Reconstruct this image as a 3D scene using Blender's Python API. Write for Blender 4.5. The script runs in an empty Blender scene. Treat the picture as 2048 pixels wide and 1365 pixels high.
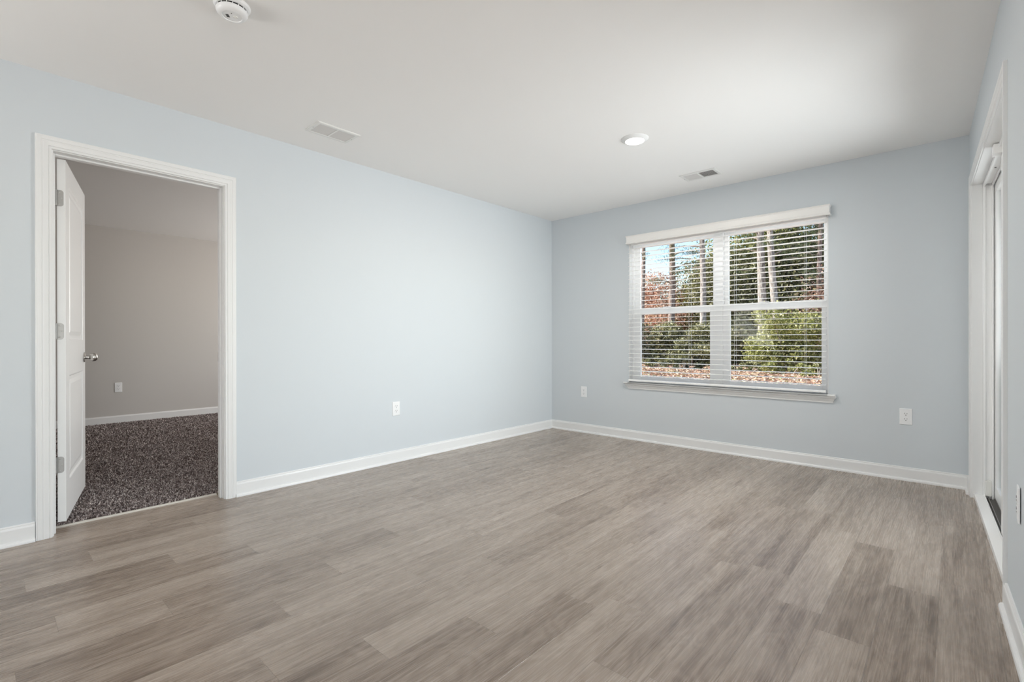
import bpy, math, random
import numpy as np
from mathutils import Vector, Matrix

S = bpy.context.scene
C = S.collection
PI = math.pi

# ------------------------------------------------------------------ camera
F_PX, YAW, ROLL, PITCH, CAM_H = 977.76, .7349, -.0014, -.0012, 1.0314
cd = bpy.data.cameras.new('camera')
cd.sensor_width = 36.0
cd.lens = F_PX / 2048 * 36.0
cd.clip_start = .01
cd.clip_end = 400
cam = bpy.data.objects.new('camera', cd)
C.objects.link(cam)
Fw = Vector((-math.sin(YAW) * math.cos(PITCH), math.cos(YAW) * math.cos(PITCH), math.sin(PITCH)))
Rt = Vector((math.cos(YAW), math.sin(YAW), 0))
Up = Rt.cross(Fw)
R2 = Rt * math.cos(ROLL) + Up * math.sin(ROLL)
U2 = R2.cross(Fw)
M = Matrix((R2, U2, -Fw)).transposed().to_4x4()
M.translation = (0, 0, CAM_H)
cam.matrix_world = M
S.camera = cam

# ------------------------------------------------------------------ view, world, sun, daylight, added fill
S.view_settings.view_transform = 'Standard'
S.view_settings.look = 'None'
S.view_settings.gamma = 1.0
S.view_settings.exposure = 0.07
S.view_settings.use_curve_mapping = False
S.cycles.use_denoising = True
S.cycles.max_bounces = 10
S.cycles.diffuse_bounces = 7
S.cycles.glossy_bounces = 4
S.cycles.transparent_max_bounces = 24
S.cycles.sample_clamp_indirect = 6
S.cycles.use_adaptive_sampling = False

W = bpy.data.worlds.new('world')
S.world = W
W.use_nodes = True
wn = W.node_tree
bg = wn.nodes['Background']
sky = wn.nodes.new('ShaderNodeTexSky')
sky.sky_type = 'NISHITA'
sky.sun_disc = False
sky.sun_elevation = math.radians(42)
sky.sun_rotation = math.radians(245)
sky.air_density = 1.0
sky.dust_density = .6
sky.ozone_density = 1.0
wn.links.new(sky.outputs[0], bg.inputs[0])
bg.inputs[1].default_value = .30


def lamp(name, kind, loc, direction, energy, color=(1, 1, 1), size=None, spread=None):
    d = bpy.data.lights.new(name, kind)
    d.energy = energy
    d.color = color
    if kind == 'AREA':
        d.shape = 'RECTANGLE'
        d.size, d.size_y = size
        if spread:
            d.spread = spread
    o = bpy.data.objects.new(name, d)
    C.objects.link(o)
    o.location = loc
    o.rotation_euler = Vector(direction).to_track_quat('-Z', 'Z').to_euler()
    return o


sun = lamp('sun', 'SUN', (0, 0, 30), (.80, .42, -.66), 9.0, (1, .95, .86))
sun.data.angle = math.radians(.6)
# daylight entering through the sliding door and the bedroom window, then added fill lamps
lamp('daylight_sliding_door', 'AREA', (.80, 3.45, 1.12), (-1, -.5, .18), 55, (.95, .975, 1), (1.9, 1.95), math.radians(118))
lamp('daylight_bedroom_window', 'AREA', (-5.9, 4.72, 1.45), (0, -1, 0.1), 80, (1, .97, .93), (1.5, 1.3))
lamp('side_fill_lamp', 'AREA', (-3.60, -2.4, 1.45), (1, .5, 1.1), 92, (1, .99, .97), (1.3, 1.4))  # added fill from the unseen left rear, brightens right wall and ceiling
lamp('kitchen_side_fill_lamp', 'AREA', (4.12, -.9, 1.35), (-1, 0.05, 1.3), 134, (1, .985, .96), (3.2, 2.0))  # added fill from the unseen kitchen side, brightens left wall and ceiling

lamp('back_window_fill_lamp', 'AREA', (-1.63, 5.35, 2.75), (0, -.75, -.65), 75, (.96, .98, 1), (2.4, .7))  # extra lamp added above the window, out of view, to whiten the slats

# ------------------------------------------------------------------ materials
def mat(name, col=(.8, .8, .8), rough=.5, spec=.5, metal=0.0):
    m = bpy.data.materials.new(name)
    m.use_nodes = True
    b = m.node_tree.nodes['Principled BSDF']
    b.inputs['Base Color'].default_value = (*col, 1)
    b.inputs['Roughness'].default_value = rough
    b.inputs['Specular IOR Level'].default_value = spec
    b.inputs['Metallic'].default_value = metal
    return m


def nd(m, t, **kw):
    n = m.node_tree.nodes.new(t)
    for k, v in kw.items():
        setattr(n, k, v)
    return n


def lk(m, a, b):
    m.node_tree.links.new(a, b)


def bsdf(m):
    return m.node_tree.nodes['Principled BSDF']


def bumpy(m, scale, strength, dist, detail=3):
    tc = nd(m, 'ShaderNodeTexCoord')
    n = nd(m, 'ShaderNodeTexNoise')
    n.inputs['Scale'].default_value = scale
    n.inputs['Detail'].default_value = detail
    b = nd(m, 'ShaderNodeBump')
    b.inputs['Strength'].default_value = strength
    b.inputs['Distance'].default_value = dist
    lk(m, tc.outputs['Object'], n.inputs['Vector'])
    lk(m, n.outputs['Fac'], b.inputs['Height'])
    lk(m, b.outputs[0], bsdf(m).inputs['Normal'])
    return m


BLUE = bumpy(mat('pale_blue_paint', (.628, .668, .697), .55, .35), 180, .12, .0006)
GREY = bumpy(mat('warm_grey_paint', (.56, .54, .515), .6, .3), 180, .12, .0006)
CEIL = bumpy(mat('ceiling_white_paint', (.90, .893, .88), .75, .2), 160, .15, .0008)
TRIM = mat('white_semigloss_trim', (.80, .803, .80), .32, .45)
VINYL = mat('white_vinyl', (.92, .92, .915), .3, .45)
SLAT = mat('white_fauxwood', (.93, .93, .92), .35, .4)
VAL = bumpy(mat('offwhite_valance', (.86, .845, .82), .4, .4), 60, .1, .0006)
PLATE = mat('white_plastic', (.86, .865, .87), .3, .5)
CREAM = mat('cream_plastic', (.80, .80, .765), .45, .4)
BLACK = mat('dark_slot', (.02, .02, .02), .6, .2)
DARKM = mat('dark_dusty_track', (.10, .095, .09), .6, .3)
ALU = mat('dull_aluminium', (.42, .41, .40), .4, .5, .7)
NICKEL = mat('satin_nickel', (.62, .60, .57), .26, .5, 1.0)
HINGE = mat('satin_hinge', (.34, .335, .325), .42, .5, .9)
VENT = mat('vent_enamel', (.80, .80, .78), .45, .4)
VENTD = mat('throat_shade_plate', (.05, .047, .045), .8, .1)  # dark colour stands in for the shade inside the duct
FLAP = mat('vent_louvre', (.68, .665, .65), .5, .3)
LED = bpy.data.materials.new('led_lens')
LED.use_nodes = True
_b = LED.node_tree.nodes['Principled BSDF']
_b.inputs['Base Color'].default_value = (.9, .9, .9, 1)
_b.inputs['Emission Color'].default_value = (1, .97, .92, 1)
_b.inputs['Emission Strength'].default_value = 9
THRESH = mat('threshold_metal', (.72, .69, .63), .4, .5, .3)


def glass_mat():
    m = bpy.data.materials.new('window_glass')
    m.use_nodes = True
    nt = m.node_tree
    nt.nodes.clear()
    out = nt.nodes.new('ShaderNodeOutputMaterial')
    mix = nt.nodes.new('ShaderNodeMixShader')
    tr = nt.nodes.new('ShaderNodeBsdfTransparent')
    tr.inputs[0].default_value = (.965, .98, .975, 1)
    gl = nt.nodes.new('ShaderNodeBsdfGlossy')
    gl.inputs['Roughness'].default_value = .01
    fr = nt.nodes.new('ShaderNodeFresnel')
    fr.inputs[0].default_value = 1.14
    nt.links.new(fr.outputs[0], mix.inputs[0])
    nt.links.new(tr.outputs[0], mix.inputs[1])
    nt.links.new(gl.outputs[0], mix.inputs[2])
    nt.links.new(mix.outputs[0], out.inputs[0])
    return m


GLASS = glass_mat()


def ramp(m, stops, interp='LINEAR'):
    r = nd(m, 'ShaderNodeValToRGB')
    r.color_ramp.interpolation = interp
    el = r.color_ramp.elements
    el.remove(el[1])
    el[0].position = stops[0][0]
    el[0].color = (*stops[0][1], 1)
    for p, c in stops[1:]:
        el.new(p).color = (*c, 1)
    return r


def mix(m, fac, a, b, mode='MIX'):
    n = nd(m, 'ShaderNodeMix', data_type='RGBA', blend_type=mode)
    for sock, v in ((n.inputs[0], fac), (n.inputs[6], a), (n.inputs[7], b)):
        if isinstance(v, (int, float)):
            sock.default_value = v
        elif isinstance(v, tuple):
            sock.default_value = (*v, 1)
        else:
            lk(m, v, sock)
    return n.outputs[2]


def math_n(m, op, a, b=0.0, c=None, clamp=False):
    n = nd(m, 'ShaderNodeMath', operation=op, use_clamp=clamp)
    for sock, v in zip(n.inputs, (a, b, c)):
        if v is None:
            continue
        if isinstance(v, (int, float)):
            sock.default_value = v
        else:
            lk(m, v, sock)
    return n.outputs[0]


def plank_mat():
    m = mat('grey_oak_plank', rough=.34, spec=.6)
    b = bsdf(m)
    at = nd(m, 'ShaderNodeAttribute', attribute_name='rnd')
    sp = nd(m, 'ShaderNodeSeparateColor')
    lk(m, at.outputs['Color'], sp.inputs[0])
    r1, r2, r3 = sp.outputs
    uv = nd(m, 'ShaderNodeUVMap', uv_map='UVMap')
    su = nd(m, 'ShaderNodeSeparateXYZ')
    lk(m, uv.outputs[0], su.inputs[0])
    U, V = su.outputs[0], su.outputs[1]       # U along plank (m), V across (m)
    # distorted coordinates, shifted per plank
    def coords(su_, sv_, k):
        cb = nd(m, 'ShaderNodeCombineXYZ')
        lk(m, math_n(m, 'MULTIPLY', U, su_), cb.inputs[0])
        lk(m, math_n(m, 'MULTIPLY', V, sv_), cb.inputs[1])
        lk(m, math_n(m, 'MULTIPLY', r1, k), cb.inputs[2])
        return cb.outputs[0]
    def noise(vec, detail=4, rough=.55, dist=0):
        n = nd(m, 'ShaderNodeTexNoise')
        n.inputs['Scale'].default_value = 1
        n.inputs['Detail'].default_value = detail
        n.inputs['Roughness'].default_value = rough
        n.inputs['Distortion'].default_value = dist
        lk(m, vec, n.inputs['Vector'])
        return n.outputs['Fac']
    fine = noise(coords(6, 240, 40), 5, .6, .2)          # fine fibres
    mid = noise(coords(.85, 32, 23), 5, .6, .35)            # streaks
    big = noise(coords(.9, 7, 57), 3, .5, .7)            # broad tone
    # cathedral rings: bands of a warped height field
    warp = noise(coords(1.7, 6.5, 91), 2, .45, .35)
    rings = math_n(m, 'FRACT', math_n(m, 'MULTIPLY', warp, 15))
    rings = math_n(m, 'ABSOLUTE', math_n(m, 'SUBTRACT', rings, .5))
    rings = math_n(m, 'MULTIPLY', rings, 2)
    knots = noise(coords(5, 20, 71), 2, .5, .2)
    kn = math_n(m, 'MULTIPLY', math_n(m, 'SUBTRACT', knots, .72, clamp=True), 6, clamp=True)
    g = math_n(m, 'ADD', math_n(m, 'MULTIPLY', fine, .44), math_n(m, 'MULTIPLY', mid, .56))
    g = math_n(m, 'ADD', g, math_n(m, 'MULTIPLY', big, .46))
    g = math_n(m, 'ADD', g, math_n(m, 'MULTIPLY', rings, .10))
    g = math_n(m, 'ADD', g, math_n(m, 'MULTIPLY', math_n(m, 'SUBTRACT', r2, .5), .24))
    rp = ramp(m, [(.48, (.110, .077, .055)), (.63, (.205, .156, .120)), (.78, (.305, .246, .199)), (1.0, (.42, .355, .300))])
    lk(m, g, rp.inputs[0])
    col = mix(m, math_n(m, 'MULTIPLY', r3, .16), rp.outputs[0], (.30, .245, .20), 'MIX')
    col = mix(m, kn, col, (.10, .07, .05))
    # seams at plank edges (plank UV is unclipped, width .1635, length 1.01)
    ev = math_n(m, 'MINIMUM', V, math_n(m, 'SUBTRACT', .1635, V))
    eu = math_n(m, 'MINIMUM', U, math_n(m, 'SUBTRACT', 1.01, U))
    e = math_n(m, 'MINIMUM', ev, eu)
    seam = math_n(m, 'SUBTRACT', 1, math_n(m, 'MULTIPLY', e, 650, clamp=True), clamp=True)
    col = mix(m, math_n(m, 'MULTIPLY', seam, .5), col, (.10, .08, .065))
    lk(m, col, b.inputs['Base Color'])
    rr = math_n(m, 'ADD', math_n(m, 'MULTIPLY', fine, .2), .17)
    lk(m, rr, b.inputs['Roughness'])
    bp = nd(m, 'ShaderNodeBump')
    bp.inputs['Strength'].default_value = .35
    bp.inputs['Distance'].default_value = .0012
    h = math_n(m, 'ADD', math_n(m, 'ADD', math_n(m, 'MULTIPLY', fine, .8), math_n(m, 'MULTIPLY', mid, .6)), math_n(m, 'MULTIPLY', seam, -1.0))
    lk(m, h, bp.inputs['Height'])
    lk(m, bp.outputs[0], b.inputs['Normal'])
    return m


PLANK = plank_mat()


def carpet_mat():
    m = mat('brown_speckled_carpet', rough=.95, spec=.05)
    b = bsdf(m)
    geo = nd(m, 'ShaderNodeNewGeometry')
    rp = ramp(m, [(0, (.07, .052, .05)), (.35, (.19, .15, .142)), (.62, (.38, .32, .305)), (.85, (.62, .55, .53)), (1, (.85, .80, .76))])
    lk(m, geo.outputs['Random Per Island'], rp.inputs[0])
    lk(m, rp.outputs[0], b.inputs['Base Color'])
    return m


CARPET = carpet_mat()
CARPETB = mat('carpet_backing', (.09, .07, .065), .95, .05)


def leaf_mat(name, cols, trans=.35, rough=.5, spec=.35):
    m = bpy.data.materials.new(name)
    m.use_nodes = True
    nt = m.node_tree
    b = nt.nodes['Principled BSDF']
    b.inputs['Roughness'].default_value = rough
    b.inputs['Specular IOR Level'].default_value = spec
    geo = nd(m, 'ShaderNodeNewGeometry')
    rp = ramp(m, cols)
    lk(m, geo.outputs['Random Per Island'], rp.inputs[0])
    lk(m, rp.outputs[0], b.inputs['Base Color'])
    t = nt.nodes.new('ShaderNodeBsdfTranslucent')
    lk(m, rp.outputs[0], t.inputs[0])
    mx = nt.nodes.new('ShaderNodeMixShader')
    mx.inputs[0].default_value = trans
    out = [n for n in nt.nodes if n.type == 'OUTPUT_MATERIAL'][0]
    lk(m, b.outputs[0], mx.inputs[1])
    lk(m, t.outputs[0], mx.inputs[2])
    lk(m, mx.outputs[0], out.inputs[0])
    return m


L_HEDGE = leaf_mat('hedge_leaves', [(0, (.06, .06, .028)), (.45, (.19, .19, .075)), (.8, (.42, .39, .20)), (1, (.85, .80, .58))])
L_LIME = leaf_mat('lime_leaves', [(0, (.10, .11, .035)), (.45, (.30, .31, .09)), (.85, (.54, .52, .22)), (1, (.88, .82, .55))])
L_DARK = leaf_mat('dark_leaves', [(0, (.025, .03, .014)), (.6, (.085, .09, .04)), (1, (.34, .33, .20))])
L_PINK = leaf_mat('russet_leaves', [(0, (.22, .12, .08)), (.45, (.55, .32, .23)), (.8, (.82, .56, .44)), (1, (.92, .75, .62))])
L_GOLD = leaf_mat('golden_leaves', [(0, (.30, .26, .05)), (.6, (.62, .52, .12)), (1, (.80, .72, .35))])
L_PINE = leaf_mat('pine_needles', [(0, (.05, .075, .035)), (.6, (.13, .17, .075)), (1, (.30, .33, .15))], .2)
L_LITTER = leaf_mat('dry_leaves', [(0, (.26, .15, .10)), (.4, (.50, .31, .22)), (.75, (.70, .50, .38)), (.9, (.34, .36, .14)), (1, (.85, .72, .58))], .1, .7)


def bark_mat(name, a, b_):
    m = mat(name, rough=.9, spec=.15)
    tc = nd(m, 'ShaderNodeTexCoord')
    mp = nd(m, 'ShaderNodeMapping')
    mp.inputs['Scale'].default_value = (9, 9, 2.2)
    n = nd(m, 'ShaderNodeTexNoise')
    n.inputs['Detail'].default_value = 6
    n.inputs['Scale'].default_value = 1.6
    lk(m, tc.outputs['Object'], mp.inputs[0])
    lk(m, mp.outputs[0], n.inputs['Vector'])
    rp = ramp(m, [(.35, a), (.65, b_)])
    lk(m, n.outputs['Fac'], rp.inputs[0])
    lk(m, rp.outputs[0], bsdf(m).inputs['Base Color'])
    bp = nd(m, 'ShaderNodeBump')
    bp.inputs['Distance'].default_value = .05
    lk(m, n.outputs['Fac'], bp.inputs['Height'])
    lk(m, bp.outputs[0], bsdf(m).inputs['Normal'])
    return m


BARK = bark_mat('pine_bark', (.17, .12, .10), (.42, .33, .29))
BARKG = bark_mat('grey_bark', (.20, .17, .15), (.52, .46, .42))
TWIG = bark_mat('twig_bark', (.16, .12, .09), (.42, .36, .30))


def soil_mat():
    m = mat('leafy_soil', rough=.95, spec=.1)
    tc = nd(m, 'ShaderNodeTexCoord')
    n = nd(m, 'ShaderNodeTexNoise')
    n.inputs['Scale'].default_value = 7
    n.inputs['Detail'].default_value = 8
    lk(m, tc.outputs['Object'], n.inputs['Vector'])
    rp = ramp(m, [(.3, (.20, .12, .08)), (.5, (.45, .29, .21)), (.7, (.62, .46, .35))])
    lk(m, n.outputs['Fac'], rp.inputs[0])
    lk(m, rp.outputs[0], bsdf(m).inputs['Base Color'])
    return m


SOIL = soil_mat()

# ------------------------------------------------------------------ helpers
class MB:
    """collects boxes, prisms, sweeps and lathes for ONE mesh object"""
    def __init__(s):
        s.v, s.f, s.mi = [], [], []

    def add(s, vs, fs, mi=0):
        o = len(s.v)
        s.v += [tuple(v) for v in vs]
        for f in fs:
            s.f.append(tuple(o + i for i in f))
            s.mi.append(mi)
        return s

    def box(s, x0, x1, y0, y1, z0, z1, mi=0, T=None):
        vs = [(x, y, z) for x in (x0, x1) for y in (y0, y1) for z in (z0, z1)]
        if T:
            vs = [T(*v) for v in vs]
        return s.add(vs, [(0, 1, 3, 2), (4, 6, 7, 5), (0, 4, 5, 1), (2, 3, 7, 6), (0, 2, 6, 4), (1, 5, 7, 3)], mi)

    def sweep(s, prof, path, mi=0, T=None, caps=True):
        """prof: list of (u, v) closed outline; path: list of f(u, v) -> point"""
        n = len(prof)
        vs = []
        for P in path:
            vs += [P(u, v) for u, v in prof]
        if T:
            vs = [T(*v) for v in vs]
        fs = []
        for k in range(len(path) - 1):
            for i in range(n):
                j = (i + 1) % n
                fs.append((k * n + i, k * n + j, (k + 1) * n + j, (k + 1) * n + i))
        if caps:
            fs.append(tuple(range(n))[::-1])
            fs.append(tuple((len(path) - 1) * n + i for i in range(n)))
        return s.add(vs, fs, mi)

    def lathe(s, prof, segs=24, mi=0, T=None):
        """prof: (r, h) about local z"""
        vs, fs = [], []
        for r, h in prof:
            for k in range(segs):
                a = 2 * PI * k / segs
                vs.append((r * math.cos(a), r * math.sin(a), h))
        if T:
            vs = [T(*v) for v in vs]
        n = len(prof)
        for i in range(n - 1):
            for k in range(segs):
                j = (k + 1) % segs
                fs.append((i * segs + k, i * segs + j, (i + 1) * segs + j, (i + 1) * segs + k))
        fs.append(tuple(range(segs))[::-1])
        fs.append(tuple((n - 1) * segs + k for k in range(segs)))
        return s.add(vs, fs, mi)

    def build(s, name, mats, parent=None, bevel=0, smooth=False, loc=None):
        me = bpy.data.meshes.new(name)
        vs = s.v
        if loc is not None:
            vs = [(x - loc[0], y - loc[1], z - loc[2]) for x, y, z in vs]
        me.from_pydata(vs, [], s.f)
        if not isinstance(mats, (list, tuple)):
            mats = [mats]
        for m in mats:
            me.materials.append(m)
        for p, i in zip(me.polygons, s.mi):
            p.material_index = i
        import bmesh
        b = bmesh.new()
        b.from_mesh(me)
        bmesh.ops.recalc_face_normals(b, faces=b.faces)
        b.to_mesh(me)
        b.free()
        o = bpy.data.objects.new(name, me)
        C.objects.link(o)
        if loc is not None:
            o.location = loc
        if parent:
            o.parent = parent
        if bevel:
            md = o.modifiers.new('bevel', 'BEVEL')
            md.width = bevel
            md.segments = 2
            md.limit_method = 'ANGLE'
        if smooth:
            for p in me.polygons:
                p.use_smooth = True
            try:
                me.set_sharp_from_angle(angle=math.radians(35))
            except Exception:
                pass
        return o


def tag(o, label=None, cat=None, group=None, kind=None):
    if label:
        o['label'] = label
    if cat:
        o['category'] = cat
    if group:
        o['group'] = group
    if kind:
        o['kind'] = kind
    return o


def empty(name, loc=(0, 0, 0), rot=None):
    o = bpy.data.objects.new(name, None)
    o.empty_display_size = .1
    C.objects.link(o)
    o.location = loc
    if rot is not None:
        o.rotation_euler = rot
    return o


def copy_tree(o, parent=None):
    c = o.copy()
    C.objects.link(c)
    if parent:
        c.parent = parent
    for ch in o.children:
        copy_tree(ch, c)
    return c


def struct(o, label, cat):
    return tag(o, label, cat, None, 'structure')


# ------------------------------------------------------------------ room dimensions
XL, YB, H = -3.5226, 4.5984, 2.44
XLB = -3.637                       # bedroom side of the left wall
SK, X0 = .038, .079                # right wall: slight angle to the left wall, start at the back corner
US = (math.sin(SK), -math.cos(SK))
NS = (math.cos(SK), math.sin(SK))


def RW(s, d, z):
    """right wall frame: s from the back corner towards the viewer, d outwards"""
    return (X0 + US[0] * s + NS[0] * d, YB + US[1] * s + NS[1] * d, z)


DY0, DY1, DZ = .292, 1.102, 2.036      # bedroom door opening
WX0, WX1, WZ0, WZ1 = -2.511, -.744, .600, 2.065   # window opening
SD0, SD1, SDZ = .219, 1.872, 2.037     # sliding door opening
SEND = 2.56                            # right wall ends at an outside corner
XR, YR = 4.0, -4.0

# ------------------------------------------------------------------ floor
def make_floor():
    rng = random.Random(4)
    w, L = .1635, 1.01
    offs = {-11: .846, -10: .382, -8: .635, -7: .931, -6: .207, -5: 1.518, -3: .80, -1: .625, 0: .905, 1: 1.237,
            2: 1.617, 5: 3.41, 7: 3.03, 8: 2.59, -9: .15, -4: 1.10, -2: .30, 3: .70, 4: .33, 6: .12, 9: .75}
    V, Fc, UV, RN = [], [], [], []
    regions = [(XL - .002, .30, YR, YB + .01), (.30, XR, YR, 2.10), (-3.668, XL - .002, DY0, DY1)]
    for (ax, bx, ay, by) in regions:
        k0, k1 = math.floor((ax + 1.516) / w), math.ceil((bx + 1.516) / w)
        for k in range(k0, k1):
            e0 = -1.516 + k * w
            x0, x1 = max(e0, ax), min(e0 + w, bx)
            if x1 - x0 < 1e-4:
                continue
            r = random.Random(k * 77 + 5)
            off = offs.get(k, r.random())
            j = math.floor((ay - off) / L)
            while off + j * L < by:
                yy = off + j * L
                y0, y1 = max(yy, ay), min(yy + L, by)
                if y1 - y0 > 1e-4:
                    rr = random.Random(k * 131 + j * 17 + 3)
                    c = [rr.random(), .25 + .6 * rr.random(), rr.random(), 1]
                    if k in offs and j == -1:
                        c[1] = .16          # the darker planks the photo shows
                    elif k in offs and j == 0:
                        c[1] = .72
                    n = len(V)
                    V += [(x0, y0, 0), (x1, y0, 0), (x1, y1, 0), (x0, y1, 0)]
                    Fc.append((n, n + 1, n + 2, n + 3))
                    for x, y in ((x0, y0), (x1, y0), (x1, y1), (x0, y1)):
                        UV.append((y - yy, x - e0))
                        RN.append(c)
                j += 1
    me = bpy.data.meshes.new('floor')
    me.from_pydata(V, [], Fc)
    me.uv_layers.new(name='UVMap')
    me.color_attributes.new('rnd', 'FLOAT_COLOR', 'CORNER')
    me.uv_layers['UVMap'].data.foreach_set('uv', np.array(UV, dtype=np.float32).ravel())
    me.color_attributes['rnd'].data.foreach_set('color', np.array(RN, dtype=np.float32).ravel())
    me.materials.append(PLANK)
    o = bpy.data.objects.new('floor', me)
    C.objects.link(o)
    struct(o, 'grey brown wood plank floor of the blue room', 'floor')


make_floor()

# ------------------------------------------------------------------ walls and ceiling
m = MB()
m.box(-8.0, XR + .15, YR - .15, YB + .15, H, H + .12)
struct(m.build('ceiling', CEIL), 'flat off-white painted ceiling', 'ceiling')

# left wall: blue face on the living side, grey on the bedroom side
m = MB()
for (y0, y1, z0, z1) in ((YR, -3.05, 0, H), (-3.05, -1.75, 0, .75), (-3.05, -1.75, 2.15, H), (-1.75, DY0 - .02, 0, H), (DY1 + .02, YB, 0, H), (DY0 - .02, DY1 + .02, DZ + .02, H)):  # unseen opening towards the rear is added for the side fill lamp
    m.box(-3.58, XL, y0, y1, z0, z1, 0)
    m.box(XLB, -3.58, y0, y1, z0, z1, 1)
struct(m.build('wall_left', [BLUE, GREY]), 'long pale blue wall with the open bedroom door', 'wall')

m = MB()
y0, y1 = YB, YB + .15
m.box(XLB, WX0, y0, y1, 0, H)
m.box(WX1, .5, y0, y1, 0, H)
m.box(WX0, WX1, y0, y1, 0, WZ0 - .02)
m.box(WX0, WX1, y0, y1, WZ1, H)
struct(m.build('wall_back', BLUE), 'shaded blue wall around the double window', 'wall')

m = MB()
for (s0, s1, z0, z1) in ((-.2, SD0 - .02, 0, H), (SD1 + .02, SEND, 0, H), (SD0 - .02, SD1 + .02, SDZ + .02, H)):
    m.box(s0, s1, 0, .14, z0, z1, 0, RW)
struct(m.build('wall_right', BLUE), 'blue wall seen edge-on at right, holding the sliding door', 'wall')

m = MB()
e = RW(SEND, .14, 0)
m.box(e[0] - .01, XR + .15, e[1] - .0, e[1] + .14, 0, H)
struct(m.build('wall_kitchen', BLUE), 'blue wall behind the right wall end', 'wall')
m = MB()
for (y0, y1, z0, z1) in ((YR, -2.5, 0, H), (.7, e[1], 0, H), (-2.5, .7, 0, .3), (-2.5, .7, 2.35, H)):  # unseen opening added to let the kitchen-side fill in
    m.box(XR, XR + .15, y0, y1, z0, z1)
struct(m.build('wall_east', BLUE), 'blue wall out of view on the right', 'wall')
m = MB()
m.box(XLB, XR + .15, YR - .15, YR, 0, H)
struct(m.build('wall_rear', BLUE), 'blue wall behind the viewer', 'wall')

# bedroom shell
XB = -7.76
m = MB()
m.box(XB - .15, XB, -1.5, YB + .15, 0, H)
struct(m.build('wall_bedroom_far', GREY), 'warm grey bedroom wall seen through the open door', 'wall')
m = MB()
m.box(XB, XLB, -1.65, -1.5, 0, H)
struct(m.build('wall_bedroom_near', GREY), 'warm grey bedroom wall hidden behind the door leaf', 'wall')
m = MB()
for (x0, x1, z0, z1) in ((XB, -6.65, 0, H), (-5.15, XLB, 0, H), (-6.65, -5.15, 0, .8), (-6.65, -5.15, 2.1, H)):
    m.box(x0, x1, YB, YB + .15, z0, z1)
struct(m.build('wall_bedroom_back', GREY), 'warm grey bedroom wall with its own window', 'wall')

# ------------------------------------------------------------------ baseboards
BP = [(0, 0), (.026, 0), (.026, .006), (.0245, .012), (.021, .0165), (.016, .019), (.0125, .0195), (.0125, .080), (.011, .086), (.008, .090), (.0085, .094), (.006, .0987), (0, .0987)]


def baseboard(name, pts, nrm, label, prof=BP, endcap=None):
    """pts: two ends on the wall line, nrm: direction into the room"""
    m = MB()
    path = []
    for (x, y), (ex, ey) in pts:
        path.append(lambda u, v, x=x, y=y, ex=ex, ey=ey: (x + nrm[0] * u + ex * u, y + nrm[1] * u + ey * u, v))
    m.sweep(prof, path)
    struct(m.build(name, TRIM), label, 'baseboard')


baseboard('baseboard_left', [((XL, 1.168), (0, 0)), ((XL, YB), (0, -1))], (1, 0), 'white baseboard along the blue wall right of the bedroom door')
baseboard('baseboard_left', [((XL, YR), (0, 0)), ((XL, .220), (0, 0))], (1, 0), 'short white baseboard left of the bedroom door')
baseboard('baseboard_back', [((XL, YB), (1, 0)), ((X0, YB), (-1, 0))], (0, -1), 'white baseboard under the double window')
a, b = RW(0, 0, 0), RW(.155, 0, 0)
baseboard('baseboard_right', [(a[:2], (0, -1)), (b[:2], (0, 0))], (-NS[0], -NS[1]), 'tiny white baseboard piece between corner and sliding door')
a, b = RW(SD1 + .066, 0, 0), RW(SEND, 0, 0)
baseboard('baseboard_right', [(a[:2], (0, 0)), (b[:2], (US[0], US[1]))], (-NS[0], -NS[1]), 'white baseboard in the near right corner below the outlet')
BPb = [(0, 0), (.012, 0), (.012, .084), (.009, .09), (.007, .0987), (0, .0987)]
baseboard('baseboard_bedroom', [((XB, -1.5), (0, 0)), ((XB, YB), (0, 0))], (1, 0), 'white baseboard at the far bedroom wall', BPb)

# ------------------------------------------------------------------ casing helper
CP = [(0, 0), (0, .0095), (.003, .0115), (.010, .0115), (.0125, .0095), (.015, .0135), (.030, .0150), (.036, .0165), (.040, .0150), (.043, .0175), (.056, .0175), (.060, .016), (.064, .017), (.064, 0)]


def casing(mb, a0, a1, top, P, prof=CP):
    """inverted U around an opening from a0 to a1; P(a, z, v): v = thickness into the room"""
    path = []
    for (ca, cz, oa, oz) in ((a0, 0, -1, 0), (a0, top, -1, 1), (a1, top, 1, 1), (a1, 0, 1, 0)):
        path.append(lambda u, v, ca=ca, cz=cz, oa=oa, oz=oz: P(ca + oa * u, cz + oz * u, v))
    mb.sweep(prof, path)


# ------------------------------------------------------------------ bedroom door
d1 = empty('door_1', (XL, .70, 0))
struct(d1, 'white two-panel bedroom door standing open, with its white frame', 'door')
D1 = (XL, .70, 0)


def child(mb, name, mats, parent, origin, **kw):
    """build a mesh whose vertices are in world space under a parent at origin"""
    mb.v = [(x - origin[0], y - origin[1], z - origin[2]) for x, y, z in mb.v]
    return mb.build(name, mats, parent, **kw)


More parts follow.
